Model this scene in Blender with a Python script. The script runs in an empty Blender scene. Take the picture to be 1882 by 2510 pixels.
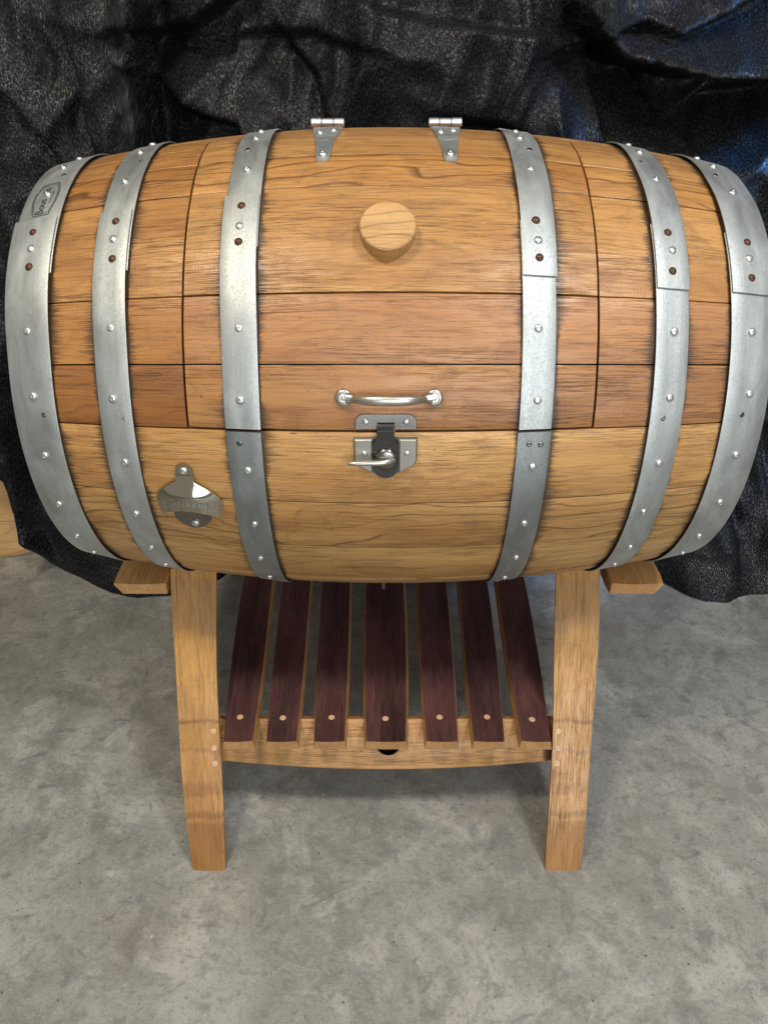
import bpy, bmesh, math, random
from mathutils import Vector, Matrix, noise
rnd = random.Random(7)
R_ = math.radians
scene = bpy.context.scene
col = scene.collection

# ------------------------------------------------------------------ camera
cam_d = bpy.data.cameras.new('camera')
cam = bpy.data.objects.new('camera', cam_d)
col.objects.link(cam)
cam.location = (-.008, -1.1935, 1.2035)
cam.rotation_euler = (R_(90 - 32.7), 0, 0)
cam_d.sensor_fit = 'VERTICAL'
cam_d.sensor_height = 24
cam_d.lens = 12 / math.tan(R_(67.28) / 2)
cam_d.clip_start = .02
cam_d.clip_end = 100
scene.camera = cam

# ------------------------------------------------------------------ light of the workshop
world = bpy.data.worlds.new('World')
scene.world = world
world.use_nodes = True
bg = world.node_tree.nodes['Background']
bg.inputs[0].default_value = (1.0, .97, .92, 1)
bg.inputs[1].default_value = .35

def area(name, loc, target, size, power, color):
    d = bpy.data.lights.new(name, 'AREA')
    d.shape = 'RECTANGLE'
    d.size, d.size_y = size
    d.energy = power
    d.color = color
    o = bpy.data.objects.new(name, d)
    col.objects.link(o)
    o.location = loc
    o.rotation_euler = (Vector(target) - Vector(loc)).to_track_quat('-Z', 'Y').to_euler()
    return o
area('ceiling_lamp_cool', (.95, -1.15, 2.75), (.1, -.1, .3), (.40, .18), 28, (.95, .97, 1.0))
area('ceiling_lamp_warm', (-.75, -1.0, 2.75), (-.1, -.1, .3), (.40, .18), 27, (1.0, .90, .72))
area('open_doorway_daylight', (1.0, -4.2, 1.7), (.1, 0, .6), (2.6, 2.2), 112, (.88, .95, 1.0))
area('blue_tarp_fill', (2.0, -.45, 2.2), (1.0, .5, 1.02), (.3, .3), 8, (.10, .40, 1.0)).data.spread = R_(34)  # added blue lamp without a known source, narrowed to tint the tarp

scene.view_settings.view_transform = 'Standard'
scene.view_settings.look = 'None'
scene.view_settings.exposure = 0
scene.view_settings.gamma = 1
scene.view_settings.use_curve_mapping = False

# ------------------------------------------------------------------ material helpers
class NT:
    def __init__(self, name):
        self.m = bpy.data.materials.new(name)
        self.m.use_nodes = True
        self.t = self.m.node_tree
        self.b = self.t.nodes['Principled BSDF']
    def n(self, typ, **kw):
        x = self.t.nodes.new(typ)
        for k, v in kw.items():
            setattr(x, k, v)
        return x
    def put(self, sock, v):
        if hasattr(v, 'is_output') or isinstance(v, bpy.types.NodeSocket):
            self.t.links.new(v, sock)
        else:
            if isinstance(v, tuple) and len(v) == 3 and sock.type == 'RGBA':
                v = v + (1,)
            sock.default_value = v
    def math(self, op, a, b=None, c=None, clamp=False):
        x = self.n('ShaderNodeMath', operation=op)
        x.use_clamp = clamp
        self.put(x.inputs[0], a)
        if b is not None: self.put(x.inputs[1], b)
        if c is not None: self.put(x.inputs[2], c)
        return x.outputs[0]
    def vmath(self, op, a, b):
        x = self.n('ShaderNodeVectorMath', operation=op)
        self.put(x.inputs[0], a); self.put(x.inputs[1], b)
        return x.outputs[0]
    def noise(self, vec, scale, detail=3, rough=.55, dist=0, out=0):
        x = self.n('ShaderNodeTexNoise')
        self.put(x.inputs['Vector'], vec)
        x.inputs['Scale'].default_value = scale
        x.inputs['Detail'].default_value = detail
        x.inputs['Roughness'].default_value = rough
        x.inputs['Distortion'].default_value = dist
        return x.outputs[out]
    def ramp(self, fac, stops, interp='LINEAR'):
        x = self.n('ShaderNodeValToRGB')
        x.color_ramp.interpolation = interp
        els = x.color_ramp.elements
        while len(els) < len(stops): els.new(.5)
        for e, (p, c) in zip(els, stops):
            e.position = p
            e.color = (c, c, c, 1) if isinstance(c, (int, float)) else tuple(c) + (1,)
        self.put(x.inputs[0], fac)
        return x.outputs[0]
    def mix(self, fac, a, b, mode='MIX'):
        x = self.n('ShaderNodeMix', data_type='RGBA', blend_type=mode)
        self.put(x.inputs[0], fac); self.put(x.inputs[6], a); self.put(x.inputs[7], b)
        return x.outputs[2]
    def maprange(self, v, a, b, c=0, d=1, smooth=False):
        x = self.n('ShaderNodeMapRange')
        if smooth: x.interpolation_type = 'SMOOTHSTEP'
        self.put(x.inputs[0], v)
        for i, q in enumerate((a, b, c, d)): self.put(x.inputs[i + 1], q)
        return x.outputs[0]
    def bump(self, h, strength, dist, normal=None):
        x = self.n('ShaderNodeBump')
        x.inputs['Strength'].default_value = strength
        x.inputs['Distance'].default_value = dist
        self.put(x.inputs['Height'], h)
        if normal is not None: self.put(x.inputs['Normal'], normal)
        return x.outputs[0]
    def gc(self):
        a = self.n('ShaderNodeAttribute', attribute_name='gc')
        return a.outputs['Vector']
    def set(self, **kw):
        for k, v in kw.items():
            self.put(self.b.inputs[k.replace('_', ' ')], v)

def oak(name, light, mid, dark, hoop_stain=False, bands=None, rough=.36, figure=.55, pores=.75):
    T = NT(name)
    gc = T.gc()
    oi = T.n('ShaderNodeObjectInfo')
    off = T.n('ShaderNodeCombineXYZ')
    for i, k in enumerate((37.0, 91.0, 53.0)):
        T.put(off.inputs[i], T.math('MULTIPLY', oi.outputs['Random'], k))
    p = T.vmath('ADD', gc, off.outputs[0])
    broad = T.noise(T.vmath('MULTIPLY', p, (3.2, 16, 16)), 1, 4, .6, .4)
    streak = T.noise(T.vmath('MULTIPLY', p, (8, 240, 240)), 1, 4, .66, .2)
    fine = T.noise(T.vmath('MULTIPLY', p, (22, 900, 900)), 1, 2, .6)
    blot = T.noise(T.vmath('MULTIPLY', p, (14, 22, 22)), 1, 5, .65, .6)
    # cathedral figure: warped rings
    w = T.n('ShaderNodeTexWave', wave_type='BANDS', bands_direction='Y', wave_profile='SAW')
    wv = T.noise(T.vmath('MULTIPLY', p, (5, 12, 12)), 1, 2, .5, 0, 1)
    wp = T.vmath('ADD', T.vmath('MULTIPLY', p, (1.2, 30, 30)), T.vmath('MULTIPLY', wv, (3.2, 3.2, 3.2)))
    T.put(w.inputs['Vector'], wp)
    w.inputs['Scale'].default_value = .42
    w.inputs['Distortion'].default_value = 1.6
    w.inputs['Detail'].default_value = 2
    ring = T.ramp(w.outputs[1], [(0, 0), (.78, .0), (.94, .8), (1, 0)])
    c = T.mix(T.maprange(broad, .33, .66), mid, light)
    c = T.mix(T.math('MULTIPLY', T.maprange(blot, .51, .72), .42), c, dark)
    c = T.mix(T.math('MULTIPLY', T.maprange(blot, .45, .25), .35), c, light)
    c = T.mix(T.math('MULTIPLY', T.maprange(streak, .50, .74), .24), c, dark)
    c = T.mix(T.math('MULTIPLY', T.maprange(streak, .46, .28), .30), c, light)
    c = T.mix(T.math('MULTIPLY', ring, T.math('MULTIPLY', T.maprange(broad, .38, .50), T.math('MULTIPLY', oi.outputs['Alpha'], figure))), c, tuple(q * .6 for q in dark))
    dash = T.noise(T.vmath('MULTIPLY', p, (19, 640, 640)), 1, 3, .6, .1)
    pore = T.math('MAXIMUM', T.maprange(fine, .52, .64), T.maprange(dash, .57, .68))
    pore = T.math('MULTIPLY', pore, T.maprange(streak, .36, .60, .45, 1))
    zone = T.noise(T.vmath('MULTIPLY', T.vmath('ADD', p, (4.4, 7.7, 1.1)), (4.5, 26, 26)), 1, 3, .6, .3)
    pore = T.math('MULTIPLY', pore, T.maprange(zone, .34, .60, .25, 1))
    dk = tuple(q * .30 for q in dark)
    c = T.mix(T.math('MULTIPLY', pore, pores), c, dk)
    # little black flecks and dings
    fle = T.noise(T.vmath('MULTIPLY', p, (55, 160, 160)), 1, 2, .5, 1.2)
    c = T.mix(T.maprange(fle, .735, .775, 0, .75), c, (.03, .016, .008))
    # scraped / cross cut marks
    saw = T.noise(T.vmath('MULTIPLY', p, (420, 60, 60)), 1, 2, .5, .8)
    c = T.mix(T.math('MULTIPLY', T.maprange(saw, .55, .75), T.maprange(blot, .5, .62, 0, .35)), c, dark)
    c = T.mix(T.math('MULTIPLY', T.maprange(saw, .42, .25), T.maprange(blot, .48, .62, 0, .30)), c, light)
    c = T.mix(1.0, c, oi.outputs['Color'], 'MULTIPLY')
    if hoop_stain:
        s = T.n('ShaderNodeSeparateXYZ'); T.put(s.inputs[0], gc)
        ax = T.math('ABSOLUTE', s.outputs[0])
        ds = [T.math('SUBTRACT', T.math('ABSOLUTE', T.math('SUBTRACT', ax, cc)), hw)
              for cc, hw in ((.179, .0215), (.341, .0215), (.450, .030))]
        dd = T.math('MINIMUM', T.math('MINIMUM', ds[0], ds[1]), ds[2])
        patch = T.noise(T.vmath('MULTIPLY', gc, (6, 11, 11)), 1, 3, .6)
        reach = T.math('MULTIPLY', T.maprange(dash, .34, .70, .0012, .011), T.maprange(patch, .42, .66, .35, 3.8))
        st = T.maprange(T.math('DIVIDE', dd, reach), 0, 1, 1, 0, True)
        c = T.mix(T.math('MULTIPLY', st, .88), c, (.030, .018, .011))
    if bands:
        s = T.n('ShaderNodeSeparateXYZ'); T.put(s.inputs[0], gc)
        xx = T.math('ADD', s.outputs[0], T.math('MULTIPLY', T.math('SUBTRACT', blot, .5), .03))
        for a, b, amt, cc in bands:
            m = T.math('MULTIPLY', T.maprange(xx, a - .003, a + .006, 0, 1, True), T.maprange(xx, b + .003, b - .006, 0, 1, True))
            c = T.mix(T.math('MULTIPLY', m, T.maprange(blot, .3, .7, amt * .6, amt)), c, cc)
    hgt = T.math('ADD', T.math('MULTIPLY', streak, -.6), T.math('ADD', T.math('MULTIPLY', pore, -.5), T.math('MULTIPLY', saw, .25)))
    T.set(Base_Color=c, Roughness=T.maprange(blot, .3, .7, rough - .06, rough + .14),
          Normal=T.bump(hgt, .6, .0012))
    T.b.inputs['Specular IOR Level'].default_value = .5
    return T.m

def metal(name, base, rough, streak=True, dirt=.35, var=.12, bmp=.10):
    T = NT(name)
    gc = T.gc()
    oi = T.n('ShaderNodeObjectInfo')
    p = T.vmath('ADD', gc, T.vmath('MULTIPLY', oi.outputs['Location'], (3, 3, 3)))
    spang = T.noise(T.vmath('MULTIPLY', p, (330, 330, 330)), 1, 2, .6)
    big = T.noise(T.vmath('MULTIPLY', p, (11, 26, 11)), 1, 4, .6, .5)
    br = T.noise(T.vmath('MULTIPLY', p, (5, 420, 420)), 1, 3, .6)
    c = T.mix(T.maprange(big, .3, .7), tuple(q * (1 - var) for q in base), tuple(min(1, q * (1 + var)) for q in base))
    c = T.mix(T.maprange(spang, .48, .68, 0, .34), c, tuple(q * .6 for q in base))
    if streak:
        c = T.mix(T.maprange(br, .55, .75, 0, .18), c, tuple(q * .55 for q in base))
        sm = T.noise(T.vmath('MULTIPLY', p, (48, 70, 48)), 1, 5, .7, 1.0)
        c = T.mix(T.maprange(sm, .62, .74, 0, dirt), c, tuple(q * .45 for q in base))
        sc = T.noise(T.vmath('MULTIPLY', p, (120, 60, 60)), 1, 4, .7, 2.0)
        c = T.mix(T.maprange(sc, .655, .70, 0, .5), c, (.85, .86, .86))
    c = T.mix(1.0, c, oi.outputs['Color'], 'MULTIPLY')
    r = T.math('ADD', T.maprange(big, .3, .7, rough - .05, rough + .07), T.maprange(spang, .4, .7, -.02, .05))
    T.set(Base_Color=c, Metallic=1.0, Roughness=r,
          Normal=T.bump(T.math('ADD', T.math('MULTIPLY', spang, .4), T.math('ADD', br, T.math('MULTIPLY', big, 2.5))), bmp, .0012))
    return T.m

def plain(name, colr, rough=.5, metallic=0.0, nscale=60, var=.25, bump=.1):
    T = NT(name)
    tc = T.n('ShaderNodeTexCoord').outputs['Object']
    nz = T.noise(tc, nscale, 4, .6)
    c = T.mix(nz, tuple(q * (1 - var) for q in colr), tuple(min(1, q * (1 + var)) for q in colr))
    T.set(Base_Color=c, Roughness=T.maprange(nz, .3, .7, rough - .05, rough + .07), Metallic=metallic,
          Normal=T.bump(nz, bump, .001))
    return T.m

M = {}
M['stave'] = oak('varnished_oak_stave', (.475, .258, .094), (.325, .150, .047), (.125, .047, .013), hoop_stain=True, rough=.31, figure=1.0, pores=.78)
dkb = (.10, .042, .010)
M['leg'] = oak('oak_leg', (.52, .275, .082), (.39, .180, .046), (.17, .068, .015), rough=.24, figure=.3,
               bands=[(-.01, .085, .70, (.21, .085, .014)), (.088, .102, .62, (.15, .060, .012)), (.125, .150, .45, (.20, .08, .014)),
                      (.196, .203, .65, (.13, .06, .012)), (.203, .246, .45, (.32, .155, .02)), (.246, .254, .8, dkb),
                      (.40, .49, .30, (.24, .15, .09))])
M['oak'] = oak('pale_oak', (.50, .27, .105), (.41, .205, .07), (.22, .10, .032), rough=.40, figure=.3)
M['stretcher'] = oak('oak_stretcher', (.52, .275, .10), (.43, .21, .07), (.22, .10, .035), rough=.42, figure=.4,
                     bands=[(-.225, -.21, .6, (.17, .09, .02)), (-.21, -.165, .35, (.33, .18, .03)), (.12, .165, .4, (.36, .20, .035)),
                            (.17, .178, .45, (.17, .09, .02)), (.262, .30, .8, (.05, .025, .012))])
M['wine'] = oak('wine_stained_oak', (.125, .050, .046), (.042, .0150, .0145), (.011, .0046, .0046), rough=.50, figure=.06, pores=.9)
M['plug'] = oak('maple_plug', (.66, .42, .235), (.60, .37, .20), (.48, .27, .13), rough=.45, figure=.2, pores=.15)
M['bung'] = oak('maple_bung', (.54, .31, .120), (.45, .245, .088), (.26, .125, .040), rough=.45, figure=.8, pores=.5)
M['head'] = oak('oak_head_boards', (.60, .36, .155), (.50, .28, .105), (.33, .16, .05), rough=.5, figure=.35, pores=.4)
M['galv'] = metal('galvanised_steel', (.50, .52, .505), .57, dirt=.6, var=.16)
M['steel'] = metal('stainless_steel', (.62, .62, .60), .38, streak=False, var=.06, bmp=.015)
M['nickel'] = metal('brushed_nickel', (.50, .47, .42), .33, streak=False, var=.12, bmp=.015)
M['pewter'] = metal('aged_pewter', (.22, .205, .185), .24, streak=False, var=.2, bmp=.03)
M['blackened'] = metal('blackened_steel', (.105, .102, .098), .20, streak=False, var=.2, bmp=.02)
M['chrome'] = metal('polished_chrome', (.48, .44, .35), .09, streak=False, var=.05, bmp=.015)
M['rust'] = plain('rusty_rivet', (.085, .036, .018), .38, .5, 260, .45, .3)
M['dark'] = plain('painted_hole_shade', (.010, .008, .007), .8, 0, 80, .3, .1)  # near-black colour standing for stain and shade inside the bung hole
M['engrave'] = plain('blackened_engraving', (.055, .048, .040), .55, .3, 300, .3, .1)
M['liner'] = plain('black_liner', (.012, .010, .009), .7, 0, 80, .3, .1)

# concrete
T = NT('worn_concrete')
tc = T.n('ShaderNodeTexCoord').outputs['Object']
n1 = T.noise(tc, 1.1, 4, .55, .4)
n2 = T.noise(tc, 4.2, 8, .70, .5)
n3 = T.noise(tc, 17, 8, .70, .4)
n4 = T.noise(tc, 120, 4, .65)
n5 = T.noise(T.vmath('ADD', tc, (7.3, 2.1, 0)), 6.5, 8, .72, .7)
n6 = T.noise(T.vmath('ADD', tc, (1.3, 8.1, 0)), 2.6, 6, .62, 1.0)
n7 = T.noise(T.vmath('ADD', tc, (5.1, 3.3, 0)), 38, 6, .7, .5)
c = T.mix(T.maprange(n2, .38, .62), (.215, .207, .184), (.385, .373, .334))
c = T.mix(T.maprange(n1, .40, .60, 0, .5), c, (.250, .236, .206))
c = T.mix(T.maprange(n5, .52, .62, 0, .55), c, (.50, .48, .42))
c = T.mix(T.maprange(n6, .53, .64, 0, .50), c, (.235, .195, .158))
c = T.mix(T.maprange(n3, .52, .62, 0, .58), c, (.155, .151, .136))
c = T.mix(T.maprange(n3, .44, .34, 0, .50), c, (.42, .41, .37))
c = T.mix(T.maprange(n7, .54, .66, 0, .45), c, (.13, .126, .114))
c = T.mix(T.maprange(n7, .44, .34, 0, .35), c, (.44, .43, .39))
c = T.mix(T.maprange(n4, .52, .66, 0, .50), c, (.15, .146, .13))
n8 = T.noise(tc, 320, 3, .7)
c = T.mix(T.maprange(n8, .52, .70, 0, .40), c, (.14, .136, .122))
c = T.mix(T.maprange(n8, .44, .30, 0, .40), c, (.50, .485, .44))
# scuffs: stretched dark strokes
wv = T.noise(tc, 3, 2, .5, 0, 1)
sp = T.vmath('ADD', T.vmath('MULTIPLY', tc, (24, 38, 1)), T.vmath('MULTIPLY', wv, (9, 9, 0)))
sc = T.noise(sp, 1, 3, .55, .6)
c = T.mix(T.maprange(sc, .635, .70, 0, .45), c, (.110, .103, .090))
sp2 = T.vmath('ADD', T.vmath('MULTIPLY', tc, (30, 9, 1)), T.vmath('MULTIPLY', wv, (9, 16, 0)))
sc2 = T.noise(sp2, 1, 3, .6, .8)
c = T.mix(T.maprange(sc2, .68, .72, 0, .40), c, (.40, .385, .34))
vor = T.n('ShaderNodeTexVoronoi'); T.put(vor.inputs['Vector'], tc); vor.inputs['Scale'].default_value = 26
pit = T.maprange(vor.outputs['Distance'], .035, .06, 1, 0)
c = T.mix(T.math('MULTIPLY', pit, .8), c, (.05, .047, .042))
vor2 = T.n('ShaderNodeTexVoronoi'); T.put(vor2.inputs['Vector'], T.vmath('ADD', tc, (3.7, 1.9, 0))); vor2.inputs['Scale'].default_value = 11
c = T.mix(T.maprange(vor2.outputs['Distance'], .018, .032, .8, 0), c, (.52, .50, .45))
T.set(Base_Color=c, Roughness=T.maprange(n3, .35, .7, .48, .72),
      Normal=T.bump(T.math('ADD', T.math('MULTIPLY', n3, .6), T.math('MULTIPLY', n4, .25)), .25, .004))
M['floor'] = T.m

# woven black tarp
T = NT('woven_black_tarp')
gc = T.gc()
t1 = T.noise(T.vmath('MULTIPLY', gc, (430, 130, 1)), 1, 2, .6, 0)
t2 = T.noise(T.vmath('MULTIPLY', gc, (150, 430, 1)), 1, 2, .6, 0)
t3 = T.noise(T.vmath('MULTIPLY', gc, (420, 420, 1)), 1, 1, .5)
big = T.noise(gc, 9, 5, .68, .5)
g = T.math('ADD', T.maprange(t1, .48, .68), T.math('MULTIPLY', T.maprange(t2, .50, .70), .6))
g = T.math('MULTIPLY', g, T.maprange(t3, .40, .66, .10, 1))
g = T.math('MULTIPLY', g, T.maprange(big, .36, .64, .30, 1.0))
c = T.mix(g, (.0030, .0030, .0034), (.080, .080, .084))
T.set(Base_Color=c, Roughness=T.maprange(g, 0, .5, .58, .34),
      Normal=T.bump(T.math('ADD', t1, t2), .25, .0012))
T.put(T.b.inputs['Specular IOR Level'], T.maprange(g, 0, .5, .12, .6))
M['tarp'] = T.m

# ------------------------------------------------------------------ mesh helpers
def mesh_obj(name, verts, faces, mats, parent=None, origin=(0, 0, 0), gc=None, fm=None, smooth=None, colr=None):
    o3 = Vector(origin)
    me = bpy.data.meshes.new(name)
    me.from_pydata([Vector(v) - o3 for v in verts], [], faces)
    if not isinstance(mats, (list, tuple)): mats = [mats]
    for m in mats: me.materials.append(M[m])
    if fm is not None:
        me.polygons.foreach_set('material_index', fm)
    at = me.attributes.new('gc', 'FLOAT_VECTOR', 'POINT')
    src = gc if gc is not None else verts
    at.data.foreach_set('vector', [q for v in src for q in v])
    bm = bmesh.new(); bm.from_mesh(me)
    bmesh.ops.recalc_face_normals(bm, faces=bm.faces)
    bm.to_mesh(me); bm.free()
    if smooth is not None:
        me.polygons.foreach_set('use_smooth', [True] * len(me.polygons))
        me.set_sharp_from_angle(angle=R_(smooth))
    o = bpy.data.objects.new(name, me)
    col.objects.link(o)
    if parent is not None: o.parent = parent
    if colr: o.color = colr
    return o

def thing(name, label, cat, loc):
    o = bpy.data.objects.new(name, None)
    col.objects.link(o)
    o.location = loc
    o.empty_display_size = .1
    o['label'] = label; o['category'] = cat
    return o

class Geo:
    """collects verts/faces of several closed shapes that become ONE mesh"""
    def __init__(self): self.v = []; self.f = []; self.g = []; self.m = []
    def add(self, verts, faces, gc=None, mat=0):
        k = len(self.v)
        self.v += [Vector(q) for q in verts]
        self.g += [Vector(q) for q in (gc if gc is not None else verts)]
        self.f += [tuple(i + k for i in fc) for fc in faces]
        self.m += ([mat] * len(faces) if isinstance(mat, int) else mat)
        return self
    def obj(self, name, mats, parent=None, origin=(0, 0, 0), smooth=None, colr=None):
        return mesh_obj(name, self.v, self.f, mats, parent, origin, self.g, self.m, smooth, colr)

def rings(secs, close=True):
    """closed loft of equal-length vertex rings, capped"""
    n = len(secs[0]); v = [p for s in secs for p in s]; f = []
    for i in range(len(secs) - 1):
        for j in range(n):
            a = i * n + j; b = i * n + (j + 1) % n
            f.append((a, b, b + n, a + n))
    if close:
        f.append(tuple(range(n))); f.append(tuple((len(secs) - 1) * n + j for j in range(n)))
    return v, f

def lathe(profile, mat, seg=16):
    """profile (r, h) from axis outwards, along +Z of matrix"""
    v = []; f = []
    n = len(profile)
    for j in range(seg):
        a = 2 * math.pi * j / seg
        for r, h in profile:
            v.append(mat @ Vector((r * math.cos(a), r * math.sin(a), h)))
    for j in range(seg):
        k = (j + 1) % seg
        for i in range(n - 1):
            f.append((j * n + i, k * n + i, k * n + i + 1, j * n + i + 1))
    f.append(tuple(j * n for j in range(seg)))
    f.append(tuple(j * n + n - 1 for j in range(seg)))
    return v, f

def tube(path, radii, seg=12, flat=1.0, upv=Vector((0, 0, 1))):
    secs = []
    for i, p in enumerate(path):
        a = path[max(0, i - 1)]; b = path[min(len(path) - 1, i + 1)]
        t = (Vector(b) - Vector(a)).normalized()
        s = t.cross(upv).normalized(); u = s.cross(t)
        secs.append([Vector(p) + (s * math.cos(q) + u * math.sin(q) * flat) * radii[i]
                     for q in [2 * math.pi * j / seg for j in range(seg)]])
    return rings(secs)

def prism(outline, w0, w1, frame, bevel=.0):
    """2D outline (u, v) extruded from w0 to w1 in a frame matrix; outer face bevelled inwards"""
    cx = sum(p[0] for p in outline) / len(outline); cy = sum(p[1] for p in outline) / len(outline)
    secs = [[frame @ Vector((u, v, w0)) for u, v in outline]]
    if bevel:
        secs.append([frame @ Vector((u, v, w1 - bevel)) for u, v in outline])
        mx = max(math.hypot(u - cx, v - cy) for u, v in outline)
        k = 1 - bevel / mx * 1.3
        secs.append([frame @ Vector((cx + (u - cx) * k, cy + (v - cy) * k, w1)) for u, v in outline])
    else:
        secs.append([frame @ Vector((u, v, w1)) for u, v in outline])
    return rings(secs)

def arc(cx, cy, r, a0, a1, n):
    return [(cx + r * math.cos(R_(a0 + (a1 - a0) * i / n)), cy + r * math.sin(R_(a0 + (a1 - a0) * i / n))) for i in range(n + 1)]

def text_mesh(body, size):
    cu = bpy.data.curves.new('lettering', 'FONT')
    cu.body = body; cu.size = size; cu.align_x = 'CENTER'; cu.align_y = 'CENTER'; cu.extrude = 0
    cu.resolution_u = 3
    ob = bpy.data.objects.new('lettering_tmp', cu)
    col.objects.link(ob)
    bpy.context.view_layer.update()
    me = bpy.data.meshes.new_from_object(ob.evaluated_get(bpy.context.evaluated_depsgraph_get()))
    vs = [v.co.copy() for v in me.vertices]; fs = [tuple(p.vertices) for p in me.polygons]
    bpy.data.objects.remove(ob); bpy.data.meshes.remove(me); bpy.data.curves.remove(cu)
    return vs, fs

# ------------------------------------------------------------------ floor
g = Geo()
N = 12
g.add([(-6 + i, -6 + j, 0) for j in range(N + 1) for i in range(N + 1)],
      [(j * (N + 1) + i, j * (N + 1) + i + 1, (j + 1) * (N + 1) + i + 1, (j + 1) * (N + 1) + i) for j in range(N) for i in range(N)])
fl = g.obj('floor', 'floor')
fl['kind'] = 'structure'; fl['label'] = 'worn grey concrete floor with scuffs and stains'

# ------------------------------------------------------------------ barrel geometry
ZB = .72
HL = .477
def rw(x): return .3525 - .050 * (abs(x) / HL) ** 2
def bp(x, th, off=0.0):
    r = rw(x) + off; a = R_(th)
    return Vector((x, -r * math.cos(a), ZB + r * math.sin(a)))
def nrm(th): return Vector((0, -math.cos(R_(th)), math.sin(R_(th))))
def bframe(x, th, off=0.0):
    """u along barrel, v up along the curve, w outwards"""
    slope = math.atan(-2 * .050 * x / HL ** 2)
    w = nrm(th); t = Vector((0, math.sin(R_(th)), math.cos(R_(th))))
    u = Vector((1, 0, 0))
    u2 = (u * math.cos(slope) + w * math.sin(slope)).normalized()
    w2 = u2.cross(t).normalized()
    m = Matrix((u2, t, w2)).transposed().to_4x4()
    m.translation = bp(x, th, off)
    return m
def smooth01(t): t = max(0, min(1, t)); return t * t * (3 - 2 * t)

BO = Vector((0, 0, .372))
barrel = thing('barrel_cooler', 'varnished oak wine barrel lying on its side with steel hoops and hinged door', 'barrel', BO)

DX = .2497           # half width of the door opening
seams_door = [9.3, 22.6, 36.5, 61.1, 72.4, 82.0, 92.0]
seams_low = [9.3, -7.4, -22.1, -42.7]
a = -42.7
while a > -262:
    a -= rnd.choice((10.5, 12.0, 13.5, 15))
    if a < -258: a = -268.0
    seams_low.append(a)
tones = {}
def stave(parent, x0, x1, t_lo, t_hi, lift, tone, gap=.0009):
    nx = max(4, int((x1 - x0) / .03)); na = max(6, int((t_hi - t_lo) / 2.2))
    secs = []; gcs = []
    L0 = rw((x0 + x1) / 2)
    for i in range(nx + 1):
        x = x0 + (x1 - x0) * i / nx
        r = rw(x)
        dg = math.degrees(gap / r)
        ring_v = []; ring_g = []
        xe = .0
        if i == 0 or i == nx: xe = -.0009
        for k in range(na + 3):
            if k == 0: th, o = t_lo + dg, -.0012
            elif k == na + 2: th, o = t_hi - dg, -.0012
            else:
                s = (k - 1) / na
                dgi = dg + math.degrees(.0011 / r)
                th = t_lo + dgi + (t_hi - t_lo - 2 * dgi) * s
                o = -.0013 * (2 * s - 1) ** 2 * min(1.6, (t_hi - t_lo) / 14) * .6
            ring_v.append(bp(x, th, o + lift + xe)); ring_g.append((x, R_(th) * L0, 0))
        for th in (t_hi - dg, t_lo + dg):
            ring_v.append(bp(x, th, -.025)); ring_g.append((x, R_(th) * L0, .025))
        secs.append(ring_v); gcs += ring_g
    v, f = rings(secs)
    return mesh_obj('stave', v, f, 'stave', parent, BO, gcs, None, 28, tone)

def tn(k=1.0, h=0.0):
    return (k * (1 + h * .5), k, k * (1 - h), .4)
tone_at = {9.3: (.86, .75, .68, .25), 22.6: (.90, .78, .82, .2), 36.5: (1.03, .98, .86, .35), 61.1: (1.02, .91, .72, 1.0), 72.4: (1.02, .97, .88, .3), 82.0: (.95, .92, .9, .2),
           -7.4: (1.22, 1.25, 1.18, .3), -22.1: (1.04, 1.05, .96, 1.0), -42.7: (1.16, 1.24, 1.20, .3)}
endL = {9.3: (.66, .50, .36, .4), 22.6: (.92, .80, .64, .2), 36.5: (.94, .84, .68, .3), 61.1: (.88, .74, .56, 1.0), 72.4: (.95, .84, .70, .3), 82.0: (.9, .8, .7, .2)}
endR = {9.3: (.80, .70, .70, .4), 22.6: (.94, .84, .88, .2), 36.5: (1.08, 1.02, .88, .3), 61.1: (1.08, 1.0, .82, 1.0), 72.4: (1.05, 1.0, .9, .3), 82.0: (.98, .95, .9, .2)}
# body staves below and behind the door run full length
for hi, lo in zip(seams_low[:-1], seams_low[1:]):
    stave(barrel, -HL, HL, lo, hi, rnd.uniform(-.0010, .0010), tone_at.get(lo, tn(rnd.uniform(.85, 1.1), rnd.uniform(-.05, .1))))
# the sawn stave ends either side of the door
for lo, hi in zip(seams_door[:-1], seams_door[1:]):
    l = rnd.uniform(-.0004, .0004)
    stave(barrel, -HL, -DX - .0026, lo, hi, l, endL.get(lo, tn()))
    stave(barrel, DX + .0026, HL, lo, hi, l, endR.get(lo, tn()))

# door: inner liner with its own staves
def shell(x0, x1, t0, t1, r_in, r_out, nx, na):
    secs = []
    for i in range(nx + 1):
        x = x0 + (x1 - x0) * i / nx
        secs.append([bp(x, t0 + (t1 - t0) * k / na, r_out) for k in range(na + 1)] + [bp(x, t1 - (t1 - t0) * k / na, r_in) for k in range(na + 1)])
    return rings(secs)
v, f = shell(-DX + .004, DX - .004, 9.9, 91.5, -.034, -.0262, 16, 40)
door = mesh_obj('door', v, f, 'liner', barrel, BO, None, None, 40)
door['label'] = 'hinged door of the barrel made of short oak staves'
for lo, hi in zip(seams_door[:-1], seams_door[1:]):
    stave(door, -DX + .0005, DX - .0005, lo + (.22 if lo == 9.3 else 0), hi, {9.3: .0002, 22.6: 0, 36.5: .0012}.get(lo, .0004), tone_at.get(lo, tn()),
          .0011 if lo in (22.6, 36.5) else .0007)
# body liner (dark drum inside so no light leaks through the joints)
secs = []
for i in range(21):
    x = -.45 + .9 * i / 20
    secs.append([bp(x, 360 * k / 72, -.052) for k in range(72)])
v, f = rings(secs)
mesh_obj('inner_drum', v, f, 'liner', barrel, BO, None, None, 40)
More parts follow.
